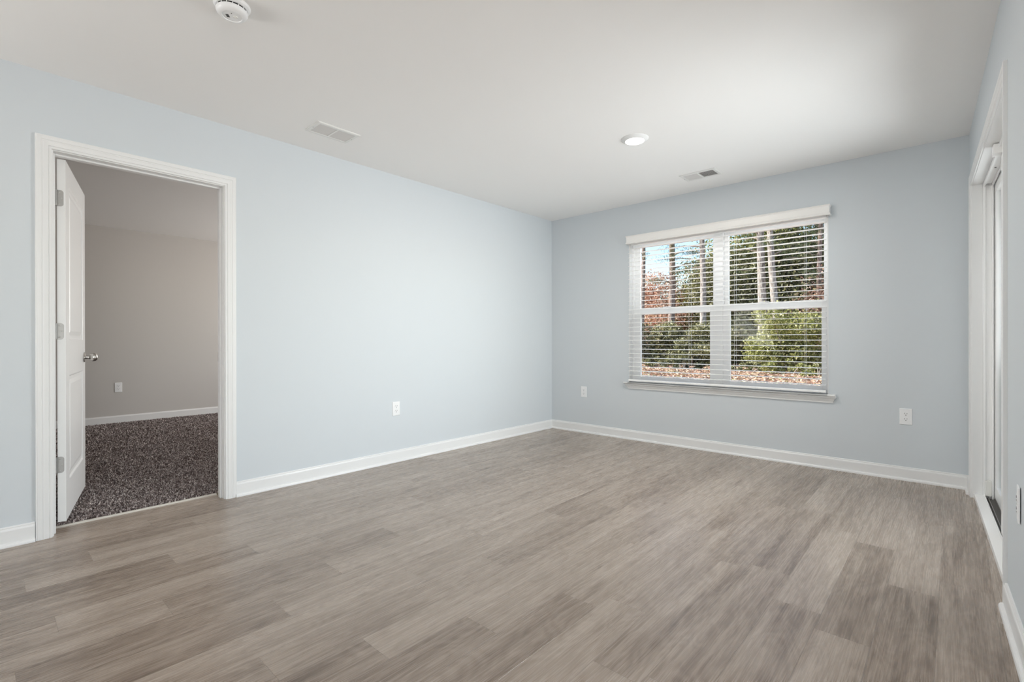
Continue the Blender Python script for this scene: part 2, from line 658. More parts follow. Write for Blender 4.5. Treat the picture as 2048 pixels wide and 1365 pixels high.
m = MB()
casing(m, DY0 - .006, DY1 + .006, DZ + .005, lambda a, z, v: (XL + v, a, z))
child(m, 'door_casing', TRIM, d1, D1)
m = MB()
casing(m, DY0 - .006, DY1 + .006, DZ + .005, lambda a, z, v: (XLB - v, a, z))
child(m, 'door_casing', TRIM, d1, D1)
m = MB()
m.box(XLB, XL, DY0 - .02, DY0, 0, DZ + .018)
m.box(XLB, XL, DY1, DY1 + .02, 0, DZ + .018)
m.box(XLB, XL, DY0, DY1, DZ, DZ + .018)
child(m, 'door_jamb', TRIM, d1, D1, bevel=.0012)
m = MB()
m.box(-3.598, -3.564, DY0, DY0 + .011, 0, DZ)
m.box(-3.598, -3.564, DY1 - .011, DY1, 0, DZ)
m.box(-3.598, -3.564, DY0 + .011, DY1 - .011, DZ - .011, DZ)
child(m, 'door_stop', TRIM, d1, D1, bevel=.0025)
m = MB()
m.box(-3.606, -3.604 + .001, DY1 - .0025, DY1 - .0005, .895, .955)
m.box(-3.628, -3.606, DY1 - .0025, DY1 - .0005, .895, .955)
child(m, 'strike_plate', HINGE, d1, D1)

# leaf: local t along the leaf, w thickness (0 = bedroom face, .035 = living-side face), z
ang_dir = Vector((-.977, .2153, 0)).normalized()
ang_n = Vector((.2153, .977, 0)).normalized()
NEAR = Vector((-3.626, .350, 0)) - ang_n * .035
leaf = None


def LF(t, w, z):
    p = NEAR + ang_dir * t + ang_n * w
    return (p.x, p.y, z)


LW, LZ0, LZ1, TH = .803, .040, 2.028, .035


def leaf_mesh():
    m = MB()
    holes = [(.118, .690, .245, .838), (.118, .690, 1.035, 1.908)]
    ts = [0, .118, .690, LW]
    zs = [LZ0, .245, .838, 1.035, 1.908, LZ1]
    for w, sgn in ((TH, -1), (0, 1)):
        for i in range(3):
            for j in range(5):
                if i == 1 and j in (1, 3):
                    continue
                m.add([LF(ts[i], w, zs[j]), LF(ts[i + 1], w, zs[j]), LF(ts[i + 1], w, zs[j + 1]), LF(ts[i], w, zs[j + 1])], [(0, 1, 2, 3)])
        for (t0, t1, z0, z1) in holes:
            rings = [(0, 0), (.004, .0015), (.010, .0075), (.020, .0085), (.030, .0085), (.052, .0022), (.056, .0018)]
            prev = None
            for ins, dep in rings:
                ww = w + sgn * dep
                cur = [LF(t0 + ins, ww, z0 + ins), LF(t1 - ins, ww, z0 + ins), LF(t1 - ins, ww, z1 - ins), LF(t0 + ins, ww, z1 - ins)]
                if prev:
                    for k in range(4):
                        q = (k + 1) % 4
                        m.add([prev[k], prev[q], cur[q], cur[k]], [(0, 1, 2, 3)])
                prev = cur
            m.add(prev, [(0, 1, 2, 3)])
    for (t0, t1) in ((0, 0), (LW, LW)):
        m.add([LF(t0, 0, LZ0), LF(t0, TH, LZ0), LF(t0, TH, LZ1), LF(t0, 0, LZ1)], [(0, 1, 2, 3)])
    for z in (LZ0, LZ1):
        m.add([LF(0, 0, z), LF(LW, 0, z), LF(LW, TH, z), LF(0, TH, z)], [(0, 1, 2, 3)])
    return m


m = leaf_mesh()
leaf = child(m, 'door_leaf', TRIM, d1, D1)
import bmesh as _bm
_b2 = _bm.new(); _b2.from_mesh(leaf.data); _bm.ops.remove_doubles(_b2, verts=_b2.verts, dist=1e-5)
_bm.ops.recalc_face_normals(_b2, faces=_b2.faces); _b2.to_mesh(leaf.data); _b2.free()


def knob_T(sgn):
    base = NEAR + ang_dir * .742 + ang_n * (TH if sgn > 0 else 0)
    n = ang_n * sgn
    def T(x, y, h):
        p = base + ang_dir * x + n * h
        return (p.x, p.y, .922 + y)
    return T


KP = [(.001, 0), (.0325, 0), (.0335, .002), (.031, .006), (.021, .0085), (.0135, .010), (.0115, .013), (.0115, .026), (.0155, .030),
      (.022, .035), (.0265, .042), (.0280, .050), (.0270, .058), (.023, .065), (.016, .070), (.008, .0722), (.001, .0726)]
for sg in (1, -1):
    m = MB()
    m.lathe(KP, 28, T=knob_T(sg))
    o = child(m, 'door_knob', NICKEL, leaf, D1, smooth=True)
    o['label'] = 'satin nickel round door knob'
m = MB()
m.box(LW - .001, LW + .0015, .005, .030, .893, .951, 0, LF)
child(m, 'latch_plate', HINGE, leaf, D1)


def rrect(w, h, r, right_only=True):
    """outline of a hinge leaf, rounded on the far side"""
    pts = [(0, -h / 2)]
    for k in range(7):
        a = -PI / 2 + PI / 2 * k / 6
        pts.append((w - r + r * math.cos(a), -h / 2 + r + r * math.sin(a)))
    for k in range(7):
        a = PI / 2 * k / 6
        pts.append((w - r + r * math.cos(a), h / 2 - r + r * math.sin(a)))
    pts.append((0, h / 2))
    return pts


for hz in (1.814, 1.085, .353):
    m = MB()
    o2 = rrect(.027, .089, .014)
    m.sweep([(u, v) for u, v in o2], [lambda u, v: LF(-.0003, u, hz + v), lambda u, v: LF(-.0022, u, hz + v)])
    for kz, kw in ((.032, .010), (.0, .019), (-.032, .010)):
        m.lathe([(.0042, 0), (.0042, .0012), (.002, .0018)], 10, 1, T=lambda x, y, h: LF(-.0022 - h, kw + x, hz + kz + y))
    m.lathe([(.0055, -.0445), (.0062, -.043), (.0062, .043), (.0055, .0445)], 14, 0, T=lambda x, y, h: LF(-.006 + x, -.004 + y, hz + h))
    o = child(m, 'hinge', [HINGE, ALU], leaf, D1)
    o['label'] = 'satin metal butt hinge'

# threshold strip between planks and carpet
m = MB()
m.sweep([(-.012, 0), (-.009, .007), (.004, .008), (.012, .0015), (.012, 0)],
        [lambda u, v: (-3.676 + u, DY0, v), lambda u, v: (-3.676 + u, DY1, v)])
struct(m.build('trim_1', THRESH), 'thin pale metal strip between planks and carpet', 'trim')


# ------------------------------------------------------------------ carpet
def make_carpet():
    rng = np.random.default_rng(3)
    # tufts denser near the doorway; only the part of the room seen through the doorway has pile
    def region(n, xa, xb):
        x = rng.uniform(xa, xb, n)
        # visible wedge limits seen from the camera through the opening, with margin
        ya = (-x) * .078 - .25
        yb = (-x) * .335 + .35
        y = ya + rng.uniform(0, 1, n) * (yb - ya)
        return x, y
    xs, ys = [], []
    for n, xa, xb in ((48000, -4.6, -3.689), (46000, -5.8, -4.6), (52000, -7.74, -5.8)):
        a, b = region(n, xa, xb)
        xs.append(a)
        ys.append(b)
    x = np.concatenate(xs)
    y = np.concatenate(ys)
    n = len(x)
    a = rng.uniform(0, 2 * PI, n)
    w = rng.uniform(.0022, .0042, n)
    h = rng.uniform(.010, .017, n)
    lx, ly = rng.normal(0, .004, n), rng.normal(0, .004, n)
    dx, dy = np.cos(a) * w, np.sin(a) * w
    V = np.zeros((n, 4, 3))
    V[:, 0] = np.stack([x - dx, y - dy, np.full(n, .004)], 1)
    V[:, 1] = np.stack([x + dx, y + dy, np.full(n, .004)], 1)
    V[:, 2] = np.stack([x + dx * .8 + lx, y + dy * .8 + ly, h], 1)
    V[:, 3] = np.stack([x - dx * .8 + lx, y - dy * .8 + ly, h + .001], 1)
    base = np.array([[-7.76, -1.5, .004], [-3.688, -1.5, .004], [-3.688, YB, .004], [-7.76, YB, .004]])
    verts = np.concatenate([V.reshape(-1, 3), base])
    nf = n + 1
    me = bpy.data.meshes.new('carpet')
    me.vertices.add(len(verts))
    me.vertices.foreach_set('co', verts.ravel())
    me.loops.add(nf * 4)
    me.loops.foreach_set('vertex_index', np.arange(nf * 4))
    me.polygons.add(nf)
    me.polygons.foreach_set('loop_start', np.arange(nf) * 4)
    me.polygons.foreach_set('loop_total', np.full(nf, 4))
    me.materials.append(CARPET)
    me.materials.append(CARPETB)
    mi = np.zeros(nf, dtype=np.int32)
    mi[-1] = 1
    me.polygons.foreach_set('material_index', mi)
    me.update()
    me.validate()
    o = bpy.data.objects.new('carpet', me)
    C.objects.link(o)
    tag(o, 'brown speckled pile carpet covering the bedroom floor beyond the open door', 'carpet', None, 'stuff')


make_carpet()

# ------------------------------------------------------------------ window
WO = ((WX0 + WX1) / 2, YB, WZ0)
w1 = empty('window_1', WO)
struct(w1, 'white double window in the shaded blue wall, two single-hung units side by side', 'window')


def wchild(mb, name, mats, parent=w1, **kw):
    return child(mb, name, mats, parent, WO, **kw)


YF = 4.655     # inner face of the window frames
m = MB()
m.box(WX0, WX0 + .024, YF, YB + .15, WZ0, WZ1)
m.box(WX1 - .024, WX1, YF, YB + .15, WZ0, WZ1)
m.box(WX0 + .024, WX1 - .024, YF, YB + .15, WZ1 - .03, WZ1)
m.box(WX0 + .024, WX1 - .024, YF, YB + .15, WZ0, WZ0 + .028)
wchild(m, 'window_frame', VINYL, bevel=.002)
m = MB()
m.box(WX0 - .0, WX0 + .006, YB - .0, YF, WZ0, WZ1)
m.box(WX1 - .006, WX1 + .0, YB - .0, YF, WZ0, WZ1)
m.box(WX0 + .006, WX1 - .006, YB, YF, WZ1 - .006, WZ1)
wchild(m, 'jamb_return', TRIM)
m = MB()
m.box(-1.657, -1.582, YF, YB + .15, WZ0 + .028, WZ1 - .03)
wchild(m, 'mullion', VINYL, bevel=.002)
units = [((-2.487, -1.657), (-2.413, -1.702), (-2.433, -1.683)), ((-1.582, -.768), (-1.521, -.802), (-1.542, -.790))]
for (fx, lo, up) in units:
    # upper sash sits further out
    for nm, gx, z0, z1, gz0, gz1, ya, yb in (('upper_sash', up, 1.315, WZ1 - .03, 1.362, 2.005, 4.690, 4.718), ('lower_sash', lo, WZ0 + .028, 1.362, .655, 1.296, 4.660, 4.688)):
        m = MB()
        x0, x1 = fx
        m.box(x0, gx[0], ya, yb, z0, z1)
        m.box(gx[1], x1, ya, yb, z0, z1)
        m.box(gx[0], gx[1], ya, yb, z0, gz0)
        m.box(gx[0], gx[1], ya, yb, gz1, z1)
        if nm == 'lower_sash':
            m.box(gx[0] + .25, gx[0] + .33, ya - .012, ya + .004, z1 - .004, z1 + .006)
        so = wchild(m, nm, VINYL, bevel=.0018)
        m = MB()
        m.box(gx[0] - .003, gx[1] + .003, (ya + yb) / 2 - .002, (ya + yb) / 2 + .002, gz0 - .003, gz1 + .003)
        wchild(m, 'glass_pane', GLASS, so)
m = MB()
sp = [(YF + .02, .600), (4.560, .600), (4.551, .5975), (4.5485, .591), (4.551, .5845), (4.560, .582), (YF + .02, .582)]
sx0, sx1 = -2.556, -.692
m.sweep([(y, z) for y, z in sp if True], [lambda u, v: (WX0 + .001, u, v), lambda u, v: (WX1 - .001, u, v)])
sp2 = [(y if y < YB else YB, z) for y, z in sp]
m.sweep(sp2, [lambda u, v: (sx0, u, v), lambda u, v: (sx1, u, v)])
wchild(m, 'window_stool', TRIM)
m = MB()
ap = [(0, .582), (.036, .582), (.036, .576), (.033, .570), (.024, .562), (.020, .552), (.016, .543), (.013, .540), (.0125, .530), (0, .530)]
m.sweep(ap, [lambda u, v: (-2.507 - u, YB, v), lambda u, v: (-2.507 - u, YB - u, v), lambda u, v: (-.725 + u, YB - u, v), lambda u, v: (-.725 + u, YB, v)])
wchild(m, 'window_apron', TRIM)

# ------------------------------------------------------------------ blind
BO = (-1.627, 4.575, .60)
blind = empty('window_blind', BO)
tag(blind, 'white horizontal slat blind lowered over the double window, slats open', 'blind')


def bchild(mb, name, mats, **kw):
    return child(mb, name, mats, blind, BO, **kw)


m = MB()
vp = [(0, 2.105), (.060, 2.105), (.0645, 2.103), (.0655, 2.098), (.062, 2.093), (.060, 2.088), (.059, 2.044), (.061, 2.038), (.0655, 2.034), (.066, 2.027), (.062, 2.022), (.050, 2.022), (.050, 2.095), (0, 2.095)]
vx0, vx1 = -2.470, -.768
m.sweep(vp, [lambda u, v: (vx0 - u + .02, YB - .002, v), lambda u, v: (vx0 - u + .02, YB - .002 - u, v), lambda u, v: (vx1 + u - .02, YB - .002 - u, v), lambda u, v: (vx1 + u - .02, YB - .002, v)])
o = bchild(m, 'valance', VAL)
o['label'] = 'off-white moulded valance'
bx0, bx1 = -2.498, -.757
m = MB()
m.box(bx0, bx1, YB + .004, 4.640, 2.018, 2.055)
bchild(m, 'headrail', SLAT)
SL_D, SL_T = .050, .0030
nsl = 30
z = 1.974
for k in range(nsl):
    zz = 1.974 - k * .04495
    m = MB()
    sec = []
    tilt = .03
    ct = [(-.5, 0), (-.46, .45), (-.25, .85), (0, 1.0), (.25, .85), (.46, .45), (.5, 0)]
    for a_, b_ in ct:
        sec.append((a_ * SL_D, b_ * .0016 + SL_T / 2))
    for a_, b_ in ct[::-1]:
        sec.append((a_ * SL_D, b_ * .0016 - SL_T / 2))
    yc = 4.583
    m.sweep(sec, [lambda u, v: (bx0, yc + u, zz + v + u * tilt), lambda u, v: (bx1, yc + u, zz + v + u * tilt)])
    bchild(m, 'slat', SLAT)
m = MB()
m.sweep([(-.025, .0), (-.025, .012), (-.021, .016), (.021, .016), (.025, .012), (.025, .0), (.021, -.003), (-.021, -.003)],
        [lambda u, v: (bx0, 4.583 + u, .612 + v), lambda u, v: (bx1, 4.583 + u, .612 + v)])
bchild(m, 'bottom_rail', SLAT)
for cx_ in (-2.36, -1.86, -1.45, -.90):
    m = MB()
    for yy in (4.5565, 4.6095):
        m.box(cx_ - .0006, cx_ + .0006, yy - .0006, yy + .0006, .625, 2.02)
    bchild(m, 'ladder_cord', SLAT)

# ------------------------------------------------------------------ sliding door
SO = RW(.9, 0, 0)
d2 = empty('door_2', SO)
struct(d2, 'white sliding glass door in the right wall, seen almost edge-on', 'door')


def schild(mb, name, mats, parent=d2, **kw):
    return child(mb, name, mats, parent, SO, **kw)


m = MB()
casing(m, SD0 - .004, SD1 + .004, SDZ + .003, lambda a, z, v: RW(a, -v * .72, z))
schild(m, 'door_casing', TRIM)
m = MB()     # wooden extension jamb
m.box(SD0 - .018, SD0, 0, .052, 0, SDZ + .018, 0, RW)
m.box(SD1, SD1 + .018, 0, .052, 0, SDZ + .018, 0, RW)
m.box(SD0, SD1, 0, .052, SDZ, SDZ + .018, 0, RW)
schild(m, 'door_jamb', TRIM, bevel=.0012)
m = MB()     # vinyl frame with two channels
for (sa, sb) in ((SD0, 1), (SD1, -1)):
    s0 = sa
    m.box(min(s0, s0 + sb * .020), max(s0, s0 + sb * .020), .052, .062, .0, SDZ, 0, RW)
    m.box(min(s0, s0 + sb * .006), max(s0, s0 + sb * .006), .062, .092, .0, SDZ, 0, RW)
    m.box(min(s0, s0 + sb * .020), max(s0, s0 + sb * .020), .092, .100, .0, SDZ, 0, RW)
    m.box(min(s0, s0 + sb * .006), max(s0, s0 + sb * .006), .100, .140, .0, SDZ, 0, RW)
    m.box(min(s0, s0 + sb * .020), max(s0, s0 + sb * .020), .140, .150, .0, SDZ, 0, RW)
m.box(SD0 + .02, SD1 - .02, .052, .062, SDZ - .022, SDZ, 0, RW)
m.box(SD0 + .02, SD1 - .02, .062, .150, SDZ - .006, SDZ, 0, RW)
m.box(SD0 + .02, SD1 - .02, .092, .100, SDZ - .022, SDZ, 0, RW)
m.box(SD0 + .02, SD1 - .02, .140, .150, SDZ - .022, SDZ, 0, RW)
schild(m, 'door_frame', VINYL)
m = MB()
m.box(SD0, SD1, .010, .056, 0, .030, 0, RW)
m.box(SD0, SD1, .056, .060, 0, .036, 0, RW)
schild(m, 'door_sill', VINYL, bevel=.0015)
m = MB()
m.box(SD0 + .006, SD1 - .006, .060, .150, .0, .012, 0, RW)
for dd in (.074, .106, .120):
    m.box(SD0 + .006, SD1 - .006, dd, dd + .003, .012, .022, 1, RW)
o = schild(m, 'door_track', [DARKM, ALU])
o['label'] = 'dark dusty metal track'


def panel(name, sa, sb, da, db):
    m = MB()
    st = .058
    z0, z1 = .024, SDZ - .012
    m.box(sa, sa + st, da, db, z0, z1, 0, RW)
    m.box(sb - st, sb, da, db, z0, z1, 0, RW)
    m.box(sa + st, sb - st, da, db, z0, z0 + .08, 0, RW)
    m.box(sa + st, sb - st, da, db, z1 - .06, z1, 0, RW)
    o = schild(m, name, VINYL, bevel=.002)
    m = MB()
    dm = (da + db) / 2
    m.box(sa + st - .004, sb - st + .004, dm - .003, dm + .003, z0 + .076, z1 - .056, 0, RW)
    schild(m, 'glass_pane', GLASS, o)
    return o


panel('fixed_panel', SD0 + .012, 1.06, .106, .138)
pn = panel('sliding_panel', 1.02, SD1 - .012, .064, .090)
m = MB()
m.box(SD1 - .052, SD1 - .030, .030, .064, .90, 1.16, 0, RW)
o = schild(m, 'door_handle', VINYL, pn, bevel=.004)
m = MB()     # cream block at the foot of the far jamb, in front of the channel
m.box(SD0 + .006, SD0 + .024, .0625, .0915, .030, .128, 0, RW)
o = schild(m, 'jamb_bumper', CREAM, bevel=.002)
o['label'] = 'cream plastic block at the foot of the channel'
m = MB()     # bracket under the head
m.box(1.02, 1.09, .030, .064, SDZ - .052, SDZ - .004, 0, RW)
m.lathe([(.005, 0), (.005, .0015)], 12, 1, T=lambda x, y, h: RW(.62 + x, .077 + y, SDZ - .0065 - h))
o = schild(m, 'head_bracket', [VINYL, BLACK], bevel=.0015)

# ------------------------------------------------------------------ outlets
def outlet_proto():
    """faces -Y at the origin, centre of the plate at z = 0"""
    r = empty('wall_outlet')
    m = MB()
    w, h, t = .0370, .0590, .0055
    ring = [(1, 0), (1, .0025), (.955, .0045), (.93, .0055)]
    prev = None
    for k, d in ring:
        ww, hh = (w - (1 - k) * w), (h - (1 - k) * w)
        cur = [(-ww, -d, -hh), (ww, -d, -hh), (ww, -d, hh), (-ww, -d, hh)]
        if prev:
            for i in range(4):
                j = (i + 1) % 4
                m.add([prev[i], prev[j], cur[j], cur[i]], [(0, 1, 2, 3)])
        prev = cur
    m.add(prev, [(0, 1, 2, 3)])
    m.build('plate', PLATE, r)
    for zc in (.0195, -.0195):
        m = MB()
        out = []
        for k in range(28):
            a = 2 * PI * k / 28
            x, z = .0172 * math.cos(a), .0172 * math.sin(a)
            out.append((x, max(-.0135, min(.0135, z))))
        m.sweep(out, [lambda u, v: (u, -.0050, zc + v), lambda u, v: (u, -.0072, zc + v)])
        for x, hh in ((-.0065, .0042), (.0065, .0034)):
            m.box(x - .0011, x + .0011, -.0078, -.0070, zc + .002 - hh + .002, zc + .002 + hh + .002, 1)
        m.lathe([(.0027, 0), (.0027, .0008)], 12, 1, T=lambda x, y, hh: (x, -.0070 - hh, zc - .0078 + y))
        m.build('receptacle', [PLATE, BLACK], r)
    m = MB()
    m.lathe([(.0028, 0), (.0028, .0012), (.002, .0016)], 12, 0, T=lambda x, y, hh: (x, -.0054 - hh, y))
    m.box(-.0022, .0022, -.0073, -.0068, -.0003, .0003, 1)
    m.build('screw', [PLATE, BLACK], r)
    return r


op = outlet_proto()
places = [
    ((XL + .0, 2.424, .4525), PI / 2, 'white outlet plate on the long pale blue wall, between door and corner', 1),
    ((-3.071, YB, .456), 0, 'small white outlet plate left of the window, near the corner', 1),
    ((-.261, YB, .4675), 0, 'white outlet plate on the shaded wall right of the window', 1),
    ((*RW(2.235, 0, 0)[:2], .478), -PI / 2 - SK, 'white outlet plate seen edge-on at the right picture edge', 1),
    ((XB, 1.235, .449), PI / 2, 'white outlet plate on the grey bedroom wall beyond the door', 1),
]
for i, (loc, rz, lab, sc) in enumerate(places):
    o = op if i == 0 else copy_tree(op)
    o.location = loc
    o.rotation_euler = (0, 0, rz)
    tag(o, lab, 'outlet', 'duplex wall outlets')

# ------------------------------------------------------------------ ceiling vents
def vent(name, cx_, cy_, lx, ly, along, label, dark):
    """long side: 'x' or 'y'. dark: which half shows the plate painted as throat shade"""
    r = empty(name, (cx_, cy_, H))
    tag(r, label, 'vent')
    L, Wd = (lx, ly) if along == 'x' else (ly, lx)
    def T(a, b, z):
        return (a, b, z) if along == 'x' else (b, a, z)
    m = MB()
    hl, hw, fr = L / 2, Wd / 2, .026
    prof = [(0, 0), (0, -.004), (.006, -.008), (fr - .003, -.008), (fr, -.005), (fr, 0)]
    cs = [(-hl, -hw, 1, 1), (hl, -hw, -1, 1), (hl, hw, -1, -1), (-hl, hw, 1, -1)]
    path = [lambda u, v, c=c: (c[0] + c[2] * u, c[1] + c[3] * u, v) for c in cs + cs[:1]]
    m.sweep(prof, path, T=T, caps=False)
    m.box(-.006, .006, -hw + fr, hw - fr, -.0075, -.001, 0, T)
    m.build('vent_frame', VENT, r, bevel=0)
    m = MB()
    m.box(-hl + fr - .002, hl - fr + .002, -hw + fr - .002, hw - fr + .002, -.0012, -.0004, 0, T)
    m.build('throat_shade_plate', VENTD, r)  # flat plate under the ceiling, duct shade put into its colour
    for half in (-1, 1):
        a0, a1 = (-hl + fr, -.006) if half < 0 else (.006, hl - fr)
        m = MB()
        if along == 'x':        # louvres cross the short way, in a row along the length
            n = 11
            p_ = (a1 - a0) / n
            op_ = dark == half
            for k in range(n):
                ac = a0 + (k + .5) * p_
                if op_:
                    m.box(ac - .0011, ac + .0011, -hw + fr, hw - fr, -.0048, -.0036, 0, T)
                else:
                    m.add([T(ac - p_ * .52, -hw + fr, -.0062), T(ac - p_ * .52, hw - fr, -.0062), T(ac + p_ * .50, hw - fr, -.0022), T(ac + p_ * .50, -hw + fr, -.0022)], [(0, 1, 2, 3)])
            if op_:
                for q in range(5):
                    b_ = -hw + fr + (q + 1) * (2 * hw - 2 * fr) / 6
                    m.box(a0, a1, b_ - .0008, b_ + .0008, -.0034, -.0026, 0, T)
        else:
            n = 10
            p_ = (2 * hw - 2 * fr) / n
            for k in range(n):
                bc = -hw + fr + (k + .5) * p_
                m.add([T(a0, bc - p_ * .52, -.0060), T(a1, bc - p_ * .52, -.0060), T(a1, bc + p_ * .52, -.0030), T(a0, bc + p_ * .52, -.0030)], [(0, 1, 2, 3)])
        o = m.build('louvre_bank', FLAP, r)
        if dark == half:
            o['label'] = 'open louvres over the plate painted as throat shade'
    for s in (-1, 1):
        m = MB()
        m.lathe([(.004, 0), (.004, .0012), (.002, .002)], 12, 0, T=lambda x, y, h: T(s * (hl - fr * .5) + x, y, -.008 - h))
        m.build('screw', ALU, r)
    return r


vent('ceiling_vent', -3.112, 1.642, .195, .300, 'y', 'white closed ceiling vent above the long blue wall', 0)
vent('ceiling_vent', -1.598, 4.160, .300, .190, 'x', 'ceiling vent in front of the window, its right half dark', 1)

# ------------------------------------------------------------------ ceiling light
r = empty('ceiling_light', (-1.655, 3.115, H))
tag(r, 'round white flush ceiling light, switched on', 'light')
m = MB()
m.lathe([(.001, 0), (.0935, 0), (.0935, -.002), (.090, -.0055), (.078, -.011), (.070, -.0165), (.066, -.018), (.064, -.0165), (.063, -.014), (.001, -.014)][::-1], 48)
m.build('light_trim', TRIM, r, smooth=True)
m = MB()
m.lathe([(.001, -.0165), (.040, -.0170), (.0635, -.0160), (.0635, -.0145), (.001, -.0145)], 48)
m.build('light_lens', LED, r, smooth=True)
ld = lamp('led_glow', 'AREA', (-1.655, 3.115, H - .022), (0, 0, -1), 18, (1, .95, .88), (.12, .12))
ld.data.shape = 'DISK'
ld.parent = r
ld.matrix_parent_inverse = Matrix.Translation((1.655, -3.115, -H))

# ------------------------------------------------------------------ smoke detector
SX, SY = -2.247, .737
r = empty('smoke_detector', (SX, SY, H))
tag(r, 'round white smoke detector on the ceiling at the top picture edge', 'smoke detector')
m = MB()
m.lathe([(.001, 0), (.073, 0), (.073, -.005), (.070, -.011), (.067, -.0125), (.064, -.016), (.060, -.017), (.001, -.017)], 48)
m.build('mounting_base', PLATE, r, smooth=True)
m = MB()
m.lathe([(.0585, -.016), (.0585, -.0240), (.001, -.0240)], 48)
for k in range(16):
    a = 2 * PI * k / 16
    m.box(-.0015, .0015, .0575, .0600, -.0240, -.0165, 1, T=lambda x, y, z, a=a: (x * math.cos(a) - y * math.sin(a), x * math.sin(a) + y * math.cos(a), z))
o = m.build('smoke_chamber_gap', [BLACK, PLATE], r)
m = MB()
m.lathe([(.001, -.0235), (.0605, -.0235), (.0625, -.0255), (.0625, -.032), (.059, -.040), (.052, -.0465), (.044, -.0490), (.040, -.0495), (.0385, -.0465), (.001, -.0465)], 48)
m.build('detector_body', PLATE, r, smooth=True)
m = MB()
for k in range(-3, 4):
    m.box(-.024, -.012, k * .0032 - .0005, k * .0032 + .0005, -.0475, -.0462, 0)
m.build('sounder_grille', BLACK, r)
m = MB()
m.lathe([(.009, -.0462), (.009, -.0490), (.007, -.0498), (.001, -.0498)], 24, 0, T=lambda x, y, z: (x + .012, y + .006, z))
m.build('test_button', CREAM, r, smooth=True)
m = MB()
m.lathe([(.0018, -.0462), (.0018, -.0478)], 10, 0, T=lambda x, y, z: (x + .004, y - .018, z))
m.build('indicator', BLACK, r)
r.rotation_euler = (0, 0, .9)
r.scale = (.95, .95, .95)


# ------------------------------------------------------------------ outdoors
def quads_mesh(name, V, mats):
    n = V.shape[0]
    me = bpy.data.meshes.new(name)
    me.vertices.add(n * 4)
    me.vertices.foreach_set('co', V.reshape(-1))
    me.loops.add(n * 4)
    me.loops.foreach_set('vertex_index', np.arange(n * 4))
    me.polygons.add(n)
    me.polygons.foreach_set('loop_start', np.arange(n) * 4)
    me.polygons.foreach_set('loop_total', np.full(n, 4))
    for m_ in mats:
        me.materials.append(m_)
    me.update()
    me.validate()
    return me


def leaves(seed, clusters, n, size, slim=.55, shell=.55, flat=0):
    """n leaves spread over ellipsoid clusters (cx,cy,cz,rx,ry,rz), mostly near each surface"""
    rng = np.random.default_rng(seed)
    cl = np.array(clusters, float)
    vol = (cl[:, 3] * cl[:, 4] * cl[:, 5]) ** (2 / 3)
    idx = rng.choice(len(cl), n, p=vol / vol.sum())
    d = rng.normal(size=(n, 3))
    d /= np.linalg.norm(d, axis=1)[:, None]
    rad = shell + (1 - shell) * rng.uniform(0, 1, n) ** .6
    rad *= rng.uniform(.85, 1.12, n)
    P = cl[idx, :3] + d * rad[:, None] * cl[idx, 3:]
    a = rng.normal(size=(n, 3))
    a[:, 2] *= (1 - flat)
    a /= np.linalg.norm(a, axis=1)[:, None]
    b = np.cross(a, rng.normal(size=(n, 3)))
    b /= np.linalg.norm(b, axis=1)[:, None]
    s = size * rng.uniform(.6, 1.3, n)[:, None]
    a, b = a * s, b * s * slim
    return np.stack([P - a, P - b, P + a, P + b], 1)


def mesh_obj(name, me, parent=None):
    o = bpy.data.objects.new(name, me)
    C.objects.link(o)
    if parent:
        o.parent = parent
    return o


def tube(mb, pts, rads, segs=9):
    n = len(pts)
    vs, fs = [], []
    for i, (p, r_) in enumerate(zip(pts, rads)):
        p = Vector(p)
        d = (Vector(pts[min(i + 1, n - 1)]) - Vector(pts[max(i - 1, 0)])).normalized()
        u = d.cross(Vector((.31, .95, .05))).normalized()
        v = d.cross(u)
        for k in range(segs):
            a = 2 * PI * k / segs
            vs.append(tuple(p + (u * math.cos(a) + v * math.sin(a)) * r_))
    for i in range(n - 1):
        for k in range(segs):
            j = (k + 1) % segs
            fs.append((i * segs + k, i * segs + j, (i + 1) * segs + j, (i + 1) * segs + k))
    fs.append(tuple(range(segs))[::-1])
    fs.append(tuple((n - 1) * segs + k for k in range(segs)))
    mb.add(vs, fs)


GZ = -.45


def pine(x, y, h, r0, bark, label, seed, crown_from=.45, lean=0.0, group=None, density=2600, needles=L_PINE, spread_=1.9):
    rg = random.Random(seed)
    t = empty('pine_tree', (x, y, GZ))
    tag(t, label, 'tree', group)
    mb = MB()
    pts = [(lean * z / h * h * .1 + .05 * math.sin(z * .6 + seed), .04 * math.cos(z * .5 + seed), z) for z in [h * k / 9 for k in range(10)]]
    pts[0] = (pts[0][0], pts[0][1], -.15)
    tube(mb, pts, [r0 * (1.15 if k == 0 else 1 - .65 * k / 9) for k in range(10)], 12)
    mb.build('trunk', bark, t, smooth=True)
    cl = []
    mb = MB()
    nb = 26
    for k in range(nb):
        z = h * (crown_from + (1 - crown_from) * (k + .5) / nb)
        a = rg.uniform(0, 2 * PI)
        ln = spread_ * rg.uniform(.5, 1.15) * (1.15 - .7 * (z / h - crown_from) / (1 - crown_from))
        f = z / h * 9
        i = min(int(f), 8)
        b0 = Vector(pts[i]).lerp(Vector(pts[i + 1]), f - i)
        e_ = b0 + Vector((math.cos(a) * ln, math.sin(a) * ln, rg.uniform(-.1, .5)))
        mid_ = b0.lerp(e_, .5) + Vector((0, 0, .12))
        tube(mb, [b0, mid_, e_], [r0 * .22, r0 * .13, r0 * .04], 6)
        for q in (.45, .7, .95):
            c = b0.lerp(e_, q)
            s_ = rg.uniform(.28, .5)
            cl.append((c.x, c.y, c.z + .05, s_ * 1.25, s_ * 1.25, s_ * .6))
    mb.build('branches', TWIG, t)
    mesh_obj('needles', quads_mesh('needles', leaves(seed, cl, density, .085, .12, .1), [needles]), t)
    return t


